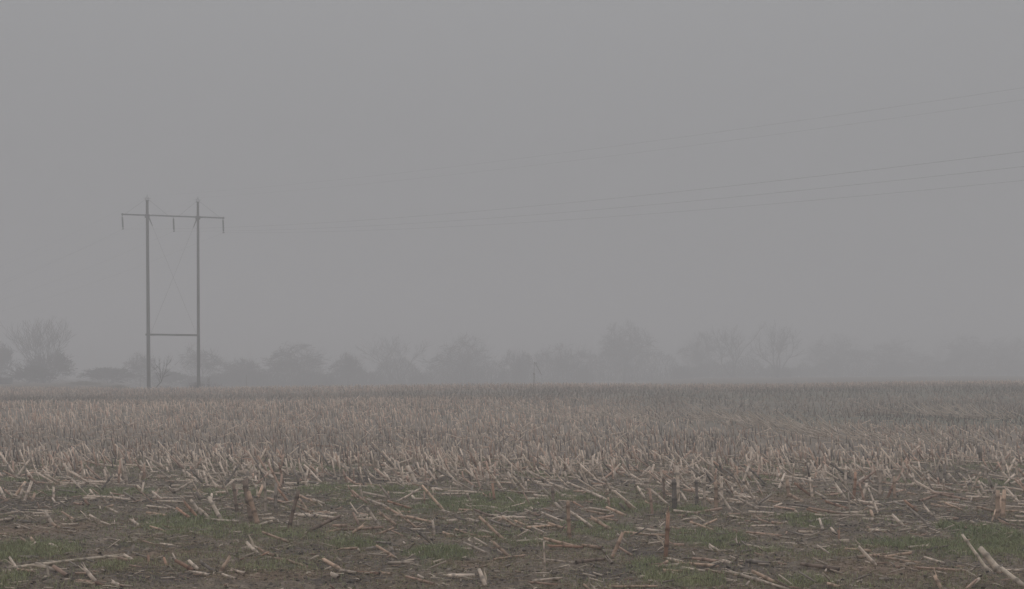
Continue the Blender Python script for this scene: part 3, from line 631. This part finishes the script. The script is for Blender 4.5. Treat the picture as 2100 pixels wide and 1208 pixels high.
for txt, X0, tagk in ((TL, 0, 'L'), (TM, 700, 'M'), (TR, 1400, 'R')):
    for rec in txt.split():
        x0, y0, x1, y1, wd = map(float, rec.split(',')); key = (int(x0), int(y0), tagk)
        s = 700 / 1976.0
        a = (X0 + x0 * s, 780 + y0 * s); b = (X0 + x1 * s, 780 + y1 * s)
        if a[1] > b[1]: a, b = b, a                     # b is the lower end, on the ground
        bx, by = ground_hit(*b); pxl = math.hypot(a[0] - b[0], a[1] - b[1])
        rad = max(.007, wd * s / 2 / F * by * 1.12)
        gx, gy = ground_hit(*a) if a[1] > HY + 20 else (0, 999)
        hx = abs(a[0] - b[0]) / F * by
        dY = min(gy - by, .45 * hx + .04); ty = by + dY
        tx = (a[0] - CX) / F * ty; tz = EYE - (a[1] - HY) * ty / F
        gz0 = float(surf(np.array([bx]), np.array([by]))[0]); gzt = float(surf(np.array([tx]), np.array([ty]))[0])
        tz = max(tz, gzt + rad * .6)
        p = np.array([bx, by, gz0 + rad * .3]); tip = np.array([tx, ty, tz]); d = tip - p
        L = np.linalg.norm(d); slope = d[2] / L
        if slope < .62:                                 # resting on the clods, not sunk into them
            w_ = np.linspace(0, 1, 15)[:, None]; ln_ = p + d * w_; over = surf(ln_[:, 0], ln_[:, 1]) + rad * .85 - ln_[:, 2]; wt = w_[:, 0]
            lift0 = max(0, np.percentile(over[:9], 90)); lift1 = max(0, np.percentile(over[6:], 90)); p[2] += lift0; tip[2] += lift1; d = tip - p
        seed += 1; r = np.random.RandomState(seed)
        c = stalk_cols(1, r, dirty=.10)[0] * 1.08
        if key in ((1222, 620, 'M'), (1350, 598, 'L'), (1412, 585, 'L'), (1965, 785, 'L'), (690, 1085, 'R'), (1520, 1035, 'M'), (1300, 830, 'M'), (1322, 825, 'M'), (1430, 570, 'L'), (985, 630, 'L')): c = np.array([.25, .185, .145])
        elif by < 19 and r.rand() < .5: c = c * np.array([.92, .80, .72])
        nl = NEARSPOTS.get(key, '')
        if 'pale' in nl or 'thickest' in nl: c = np.array([.66, .55, .44])
        elif 'reddish' in nl: c = np.array([.44, .30, .22])
        elif 'dark' in nl or 'brown' in nl: c = np.minimum(c, np.array([.26, .19, .15]))
        name = 'corn_stub' if slope > .62 else 'fallen_corn_stalk'
        if slope > .62: d0 = nrm(d); p = p - d0 * .03; d = tip - p
        o = obj(name, stalk_mesh(d, rad, c, seed, split=r.rand() < .3 and by < 20), None, p)
        lum = c[0]; cw = 'dark brown' if lum < .2 else ('reddish' if c[1] / c[0] < .68 else ('pale tan' if lum > .42 else 'tan'))
        sz = ('long' if L > .55 else ('short' if L < .28 else 'mid-length')) + (' thick' if rad > .016 else '')
        pose = 'standing upright' if abs(a[0] - b[0]) < .25 * (b[1] - a[1]) else ('leaning left' if a[0] < b[0] else 'leaning right') if slope > .3 else 'lying flat'
        lb = NEARSPOTS.get(key)
        if not lb:
            lb = '%s %s corn %s %s, %s' % (sz, cw, 'stub' if slope > .62 else 'stalk', pose, where((a[0] + b[0]) / 2, (a[1] + b[1]) / 2))
            if lb in seen: lb = lb.replace('corn', 'dry corn')
            if lb in seen: lb = lb.replace('dry corn', 'broken dry corn')
            seen.add(lb)
        tag(o, lb, 'corn stub' if slope > .62 else 'corn stalk', 'cut corn stubs standing in the near field' if slope > .62 else 'broken corn stalks lying in the near field')
        if slope > .62: stub_n += 1
        else: lie_n += 1
        traced.append((bx, by, tip, rad, L, c)); occupied.append((bx, by))
print('traced', stub_n, lie_n)

# pieces too many to trace: nearest first as objects up to 300 a kind, the others as one mass
def random_pieces(n, y0, y1, pw):
    yy = y0 + (y1 - y0) * RS.rand(n) ** pw; xx = (RS.rand(n) * 2 - 1) * .40 * yy
    return xx, yy
xs, yy = random_pieces(6200, 15.0, 28, .74)
xs2, yy2 = random_pieces(230, 10.4, 16.5, .7)
xs = np.concatenate([xs, xs2]); yy = np.concatenate([yy, yy2])
n = len(xs); clump = fbm(xs * .8, yy * .8, 71, 3); keep = (clump + (RS.rand(n) - .5) * .35 > .41) & ((yy > 20) | (RS.rand(n) < .72))
tm = np.array([[(t_[0] + t_[2][0]) / 2, (t_[1] + t_[2][1]) / 2] for t_ in traced]); dmin = np.array([np.min(np.hypot(tm[:, 0] - a_, (tm[:, 1] - b_) * .6)) for a_, b_ in zip(xs, yy)]); keep &= (dmin > .26) | (yy > 20.5); xs = xs[keep]; yy = yy[keep]; n = len(xs)
Ls = (.10 + .34 * RS.rand(n) ** 1.3) * np.where(yy < 15, .6, 1); az = np.where(RS.rand(n) < .68, math.pi + RS.randn(n) * .55, RS.rand(n) * 6.283)
elv = np.where(RS.rand(n) < np.where(yy < 18.5, .16, .36), .45 + .7 * RS.rand(n), .02 + .16 * RS.rand(n) ** 2)
up = RS.rand(n) < np.where(yy > 21, .22, .03); elv = np.where(up, 1.25 + .3 * RS.rand(n), elv); Ls = np.where(up, .14 + .16 * RS.rand(n), Ls)
dv = np.stack([np.cos(az) * np.cos(elv), np.sin(az) * np.cos(elv), np.sin(elv)], 1) * Ls[:, None]
rr = np.where(RS.rand(n) < .25, .005 + .004 * RS.rand(n), .011 + .0065 * RS.rand(n)); cc = stalk_cols(n, dirty=.12) * 1.2
hz = lambda f: surf(xs + dv[:, 0] * f, yy + dv[:, 1] * f)
lift = np.maximum.reduce([hz(f) - dv[:, 2] * f for f in (0, .25, .5, .75, 1)]) * .65 + hz(0) * .35
p0 = np.stack([xs, yy, np.where(elv > .9, hz(0), np.maximum(lift, hz(0))) + rr * .4], 1)
order = np.argsort(yy); mass = []
for ii in order:
    st = math.sin(elv[ii]) > .62
    if (st and stub_n < 300) or (not st and lie_n < 300):
        seed += 1; o = obj('corn_stub' if st else 'fallen_corn_stalk', stalk_mesh(dv[ii], rr[ii], cc[ii], seed), None, p0[ii])
        mp_ = p0[ii] + dv[ii] / 2; wh = where(CX + F * mp_[0] / mp_[1], HY + F * (EYE - mp_[2]) / mp_[1]); lum = cc[ii][0]
        cw = 'dull brown' if lum < .28 else ('reddish' if cc[ii][1] / cc[ii][0] < .68 else ('pale' if lum > .52 else 'tan')); cx_ = math.cos(az[ii]) * math.cos(elv[ii])
        if st: stub_n += 1; tag(o, '%s corn stub %s, %s' % (cw, 'standing upright' if abs(cx_) < .3 else 'leaning left' if cx_ < 0 else 'leaning right', wh), 'corn stub', 'cut corn stubs standing in the near field')
        else: lie_n += 1; tag(o, '%s %s corn stalk piece on the ground, %s' % ('short' if Ls[ii] < .25 else 'longer', cw, wh), 'corn stalk', 'broken corn stalks lying in the near field')
    else: mass.append(ii)
mass = np.array(mass)
TT = [0, .42, .46, .50, 1]; RP = [1, .98, 1.25, .98, .92]; CPF = [.8, 1, .55, 1, 1.1]
B = Bag(); B.add(*tubes(p0[mass], p0[mass] + dv[mass], rr[mass] * 1.05, rr[mass], k=6, t=TT, rp=RP, col=cc[mass], cp=CPF))
m = 9000; y = 10.3 + 16 * RS.rand(m) ** .85; x = (RS.rand(m) * 2 - 1) * .40 * y
ok = (fbm(x * 1.2, y * 1.2, 171, 4) + (RS.rand(m) - .5) * .3 > .47) & (RS.rand(m) > .5 * (y < 14)); x, y = x[ok], y[ok]; m = len(x)
a = np.where(RS.rand(m) < .6, math.pi, 0) + RS.randn(m) * .7; e = .03 + .5 * RS.rand(m) ** 3; l = .04 + .13 * RS.rand(m) ** 1.5; r_ = .0035 + .0065 * RS.rand(m)
dd = np.stack([np.cos(a) * np.cos(e), np.sin(a) * np.cos(e), np.sin(e)], 1) * l[:, None]; z0 = surf(x, y); z1 = surf(x + dd[:, 0], y + dd[:, 1]); q = np.stack([x, y, np.maximum(z0, z1) * .6 + z0 * .4 + r_ * .7], 1)
B.add(*tubes(q, q + dd, r_, r_ * .85, k=5, t=[0, .5, 1], rp=[.9, 1.1, .9], col=stalk_cols(m, dirty=.3) * .9, cp=[.8, 1, 1.05]))
tag(obj('stalk_litter', B.mesh('stalk_litter', M_straw, True)), 'mass of smaller broken corn stalks littering the ground where the stubble starts', kind='stuff')

# dense standing stubble from 25 m back to the crest
B = Bag()
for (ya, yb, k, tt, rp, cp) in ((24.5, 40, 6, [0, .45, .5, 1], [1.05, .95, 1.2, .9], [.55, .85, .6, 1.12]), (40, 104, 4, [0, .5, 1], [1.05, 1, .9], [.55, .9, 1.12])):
    pts = []
    row = ya
    while row < yb:
        xm = .40 * row + 6; m = int(2 * xm / (.125 if row < 62 else .17))
        x = np.linspace(-xm, xm, m) + RS.randn(m) * .04; yv = row + x * .10 + (fbm(x * .15, x * 0 + row, 80) - .5) * .6 + RS.randn(m) * .07
        pts.append(np.stack([x, yv], 1)); row += .60 if row < 60 else .72
    pts = np.concatenate(pts); x, yv = pts[:, 0], pts[:, 1]
    dens = fbm(x * .3, yv * .18, 90, 3); start = 24.6 + (fbm(x * .5, x * 0 + 3, 91, 3) - .5) * 4.5
    ok = (RS.rand(len(x)) < np.clip(.55 + (dens - .4) * 2.2, .35, .97)) & (yv > start); x, yv = x[ok], yv[ok]; n = len(x)
    # gaps and flattened areas in the hollow on the right
    u = x / yv; holl = sstep(.06, .2, u) * np.exp(-((yv - 44) / 6.0) ** 2)
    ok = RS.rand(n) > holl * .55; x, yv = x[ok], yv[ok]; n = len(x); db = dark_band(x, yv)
    hgt = .175 + .125 * RS.rand(n) + .06 * (fbm(x * .5, yv * .5, 95) - .5); hgt *= np.where(RS.rand(n) < .12, .6, 1)
    ln = RS.randn(n, 2) * .10; tilt = RS.rand(n) < .20
    ln[:, 0] += np.where(tilt, -.28 - .5 * RS.rand(n), -.05); ln[:, 0] = np.where((db > .55) & (RS.rand(n) < .4), .3 + .3 * RS.rand(n), ln[:, 0])
    d = nrm(np.stack([ln[:, 0], ln[:, 1], np.ones(n)], 1)) * hgt[:, None]
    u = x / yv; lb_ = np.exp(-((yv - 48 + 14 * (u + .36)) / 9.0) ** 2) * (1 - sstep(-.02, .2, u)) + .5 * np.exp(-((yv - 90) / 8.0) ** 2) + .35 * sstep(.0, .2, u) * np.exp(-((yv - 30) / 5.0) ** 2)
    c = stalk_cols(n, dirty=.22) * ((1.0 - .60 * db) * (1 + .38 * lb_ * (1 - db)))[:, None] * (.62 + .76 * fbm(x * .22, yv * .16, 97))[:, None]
    p = np.stack([x, yv, surf(x, yv) - .015], 1)
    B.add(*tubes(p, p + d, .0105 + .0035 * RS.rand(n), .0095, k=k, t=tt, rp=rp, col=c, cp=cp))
    # fallen pieces and torn leaves among them
    m = int(n * .28); i = RS.randint(0, n, m); q = p[i] + np.stack([RS.randn(m) * .25, RS.randn(m) * .3, np.zeros(m)], 1)
    q[:, 2] = surf(q[:, 0], q[:, 1]) + .012 + .10 * RS.rand(m) ** 2
    a = np.where(RS.rand(m) < .6, math.pi, 0) + RS.randn(m) * .8; e = .02 + .75 * RS.rand(m) ** 1.6; l = .12 + .32 * RS.rand(m)
    dd = np.stack([np.cos(a) * np.cos(e), np.sin(a) * np.cos(e), np.sin(e)], 1) * l[:, None]
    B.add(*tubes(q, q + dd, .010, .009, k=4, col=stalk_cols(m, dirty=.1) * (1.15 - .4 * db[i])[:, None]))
for (xa, ya_, xb, yb_, m, sp) in ((1440, 862, 1720, 902, 260, 1.1), (1860, 852, 2100, 868, 160, 1.3), (1700, 905, 2000, 925, 120, .8), (1050, 850, 1350, 872, 90, 1.5)):
    w_ = RS.rand(m); A = np.array(ground_hit(xa, ya_)); Bq = np.array(ground_hit(xb, yb_)); q2 = A + (Bq - A) * w_[:, None] + RS.randn(m, 2) * np.array([.5, sp])
    q = np.stack([q2[:, 0], q2[:, 1], surf(q2[:, 0], q2[:, 1]) + .05 + .12 * RS.rand(m)], 1); a = math.pi + RS.randn(m) * .7; e = RS.rand(m) * .7; l = .25 + .5 * RS.rand(m)
    B.add(*tubes(q, q + np.stack([np.cos(a) * np.cos(e), np.sin(a) * np.cos(e), np.sin(e)], 1) * l[:, None], .012, .010, k=4, col=np.array([[.62, .52, .43]]) * (.7 + .4 * RS.rand(m))[:, None]))
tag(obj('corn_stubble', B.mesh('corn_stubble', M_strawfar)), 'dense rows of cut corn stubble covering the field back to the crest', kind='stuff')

# ------------------------------------------------------------------ grass, dry leaves, chaff
def blades(n, x, y, h, w, colr, lean=.6, r=RS):
    a = r.rand(n) * 6.283; d1 = np.stack([np.cos(a), np.sin(a)], 1); b = r.rand(n) * 6.283
    s = np.stack([np.cos(b), np.sin(b), np.zeros(n)], 1) * (w / 2)[:, None]
    z = surf(x, y) - .004; p = np.stack([x, y, z], 1); k = (lean * (.2 + r.rand(n)))
    m = p + np.stack([d1[:, 0] * h * k * .3, d1[:, 1] * h * k * .3, h * .6], 1); t = p + np.stack([d1[:, 0] * h * k, d1[:, 1] * h * k, h * (1 - .35 * k)], 1)
    V = np.stack([p - s, p + s, m + s * .8, m - s * .8, t], 1).reshape(-1, 3); o = np.arange(n)[:, None] * 5
    c = np.repeat(colr, 5, 0)
    return V, o + np.array([[0, 1, 2, 3]]), o + np.array([[3, 2, 4]]), c
B = Bag(); nb = 0
for (y0, y1, cnt, ww) in ((9.8, 14, 300000, .0045), (14, 20, 330000, .006), (20, 27, 230000, .008)):
    y = np.sqrt(y0 ** 2 + (y1 ** 2 - y0 ** 2) * RS.rand(cnt)); x = (RS.rand(cnt) * 2 - 1) * .40 * y
    g = grass_mask(x, y) * (.45 + .9 * fbm(x * 4, y * 4, 51, 3)) + .09 + .25 * np.exp(-((y - 25.5) / 2.0) ** 2) + .26 * sstep(.42, .62, fbm(x * 1.1, y * 1.1, 52, 3)) * (1 - ell(ME_, x, y))
    ok = RS.rand(cnt) < g * .62; x, y, g = x[ok], y[ok], g[ok]; n = len(x)
    h = (.024 + .045 * RS.rand(n) ** 1.5) * (.75 + .5 * np.clip(g, 0, 1)); hue = fbm(x * 1.1, y * 1.1, 53, 3) + .3 * (RS.rand(n) - .5) + .35 * sstep(14.5, 11.5, y) * np.clip(g, 0, 1)
    c = np.array([[.205, .245, .12]]) * (1 - hue)[:, None] + np.array([[.37, .375, .20]]) * hue[:, None]
    dry = RS.rand(n) < np.where(g > .5, .10, .45); c = np.where(dry[:, None], np.array([[.32, .26, .17]]) * (.6 + .6 * RS.rand(n))[:, None], c) * (.75 + .5 * RS.rand(n))[:, None]
    B.add(*blades(n, x, y, h, np.full(n, ww), c, .9)); nb += n
tag(obj('grass', B.mesh('grass', M_grass)), 'short green volunteer grass in patches between the broken stalks', kind='stuff'); print('blades', nb)
# dry grass wisps in the chaff
B = Bag(); cnt = 170000; y = 10 + 16 * RS.rand(cnt) ** 1.1; x = (RS.rand(cnt) * 2 - 1) * .40 * y
g = ell(CE, x, y) * .9 + .22 + .5 * sstep(.45, .62, fbm(x * 1.3, y * 1.3, 58, 3)); ok = RS.rand(cnt) < g; x, y = x[ok], y[ok]; n = len(x)
a = RS.rand(n) * 6.283; l = .02 + .07 * RS.rand(n) ** 2; e = RS.randn(n) * .12 + .1; q = np.stack([x, y, surf(x, y) + .003 + .012 * RS.rand(n)], 1)
dd = np.stack([np.cos(a) * np.cos(e), np.sin(a) * np.cos(e), np.sin(e)], 1) * l[:, None]
c = np.array([[.40, .31, .22]]) * (.35 + .95 * RS.rand(n))[:, None]; B.add(*tubes(q, q + dd, .0014 + .0022 * RS.rand(n) ** 2, .0012, k=3, col=c, cap=False))
tag(obj('straw_chaff', B.mesh('straw_chaff', M_strawfar)), 'fine brown straw chaff strewn over the near soil', kind='stuff')
B = Bag(); r = RS
for i in range(5200):
    y = 10.2 + 17 * r.rand() ** 1.0; x = (r.rand() * 2 - 1) * .40 * y
    if float(fbm(np.array([x * .9]), np.array([y * .9]), 99, 3)[0]) < .38: continue
    z = float(surf(np.array([x]), np.array([y]))[0]) + .012
    a = r.rand() * 6.283; c = np.array([.48, .395, .31]) * (.45 + .75 * r.rand())
    V, Q_, _, K = leaf_strip((0, 0, 0), (math.cos(a), math.sin(a), .25 * r.rand()), .05 + .17 * r.rand() ** 1.5, .008 + .016 * r.rand(), c, r, 5, .9)
    V = V + np.array([x, y, z]); V[:, 2] = np.maximum(V[:, 2], z - .008); B.add(V, Q_, None, K)
for (bx, by, tip, rad, L, c) in traced:                # torn sheaths beside the traced stalks
    if by > 24 or r.rand() < .45: continue
    p = np.array([bx, by, float(surf(np.array([bx]), np.array([by]))[0]) + .01]); d = nrm(tip - p)
    s = p + d * L * r.rand() * .5; V, Q_, _, K = leaf_strip(s, d + r.randn(3) * .35, .08 + .14 * r.rand(), rad * 1.6, np.array([.52, .42, .32]) * (.5 + .6 * r.rand()), r, 6, .8)
    V[:, 2] = np.maximum(V[:, 2], p[2] - .005); B.add(V, Q_, None, K)
tag(obj('dry_leaf_litter', B.mesh('dry_leaf_litter', M_strawfar)), 'torn dry corn leaves and husks scattered over the near soil', kind='stuff')
# crumbs of soil
n = 42000; y = 10 + 17 * RS.rand(n) ** 1.2; x = (RS.rand(n) * 2 - 1) * .40 * y
ok = RS.rand(n) < .35 + .65 * ell(ME_, x, y) ; x, y = x[ok], y[ok]; n = len(x); s = .006 + .022 * RS.rand(n) ** 3
ico = np.array([[0, 0, 1], [1, 0, 0], [.3, .95, 0], [-.8, .6, .1], [-.8, -.6, 0], [.3, -.95, .1], [0, 0, -1]]); V = ico[None] * (s[:, None, None] * (.6 + .7 * RS.rand(n, 7, 1)))
V[:, :, 2] *= .65; V = V + np.stack([x, y, surf(x, y)], 1)[:, None, :]
f = np.array([[0, 1, 2], [0, 2, 3], [0, 3, 4], [0, 4, 5], [0, 5, 1], [6, 2, 1], [6, 3, 2], [6, 4, 3], [6, 5, 4], [6, 1, 5]])
c = np.repeat(np.array([[.14, .115, .095]]) * (.35 + 1.1 * RS.rand(n))[:, None], 7, 0)
me = make_mesh('soil_crumbs', V.reshape(-1, 3), None, (f[None] + (np.arange(n) * 7)[:, None, None]).reshape(-1, 3), c, M_strawfar)
tag(obj('soil_crumbs', me), 'dark crumbs and clods of soil on the bare mud', kind='stuff')

# ------------------------------------------------------------------ fog: one closed box of even density
B = Bag(); box(B, (0, 420, 11.0), (1240, 1000, 26.0)); me = B.mesh('haze', None)
mh = bpy.data.materials.new('haze'); mh.use_nodes = True; t = mh.node_tree; t.nodes.clear()
o_ = N(t, 'ShaderNodeOutputMaterial'); pv = N(t, 'ShaderNodeVolumePrincipled'); pv.inputs['Density'].default_value = HAZE
pv.inputs['Color'].default_value = (.92, .93, .955, 1); pv.inputs['Anisotropy'].default_value = 0.0
t.links.new(pv.outputs[0], o_.inputs['Volume']); me.materials.append(mh)
tag(obj('haze', me), 'grey fog filling the air over the whole field', kind='stuff')
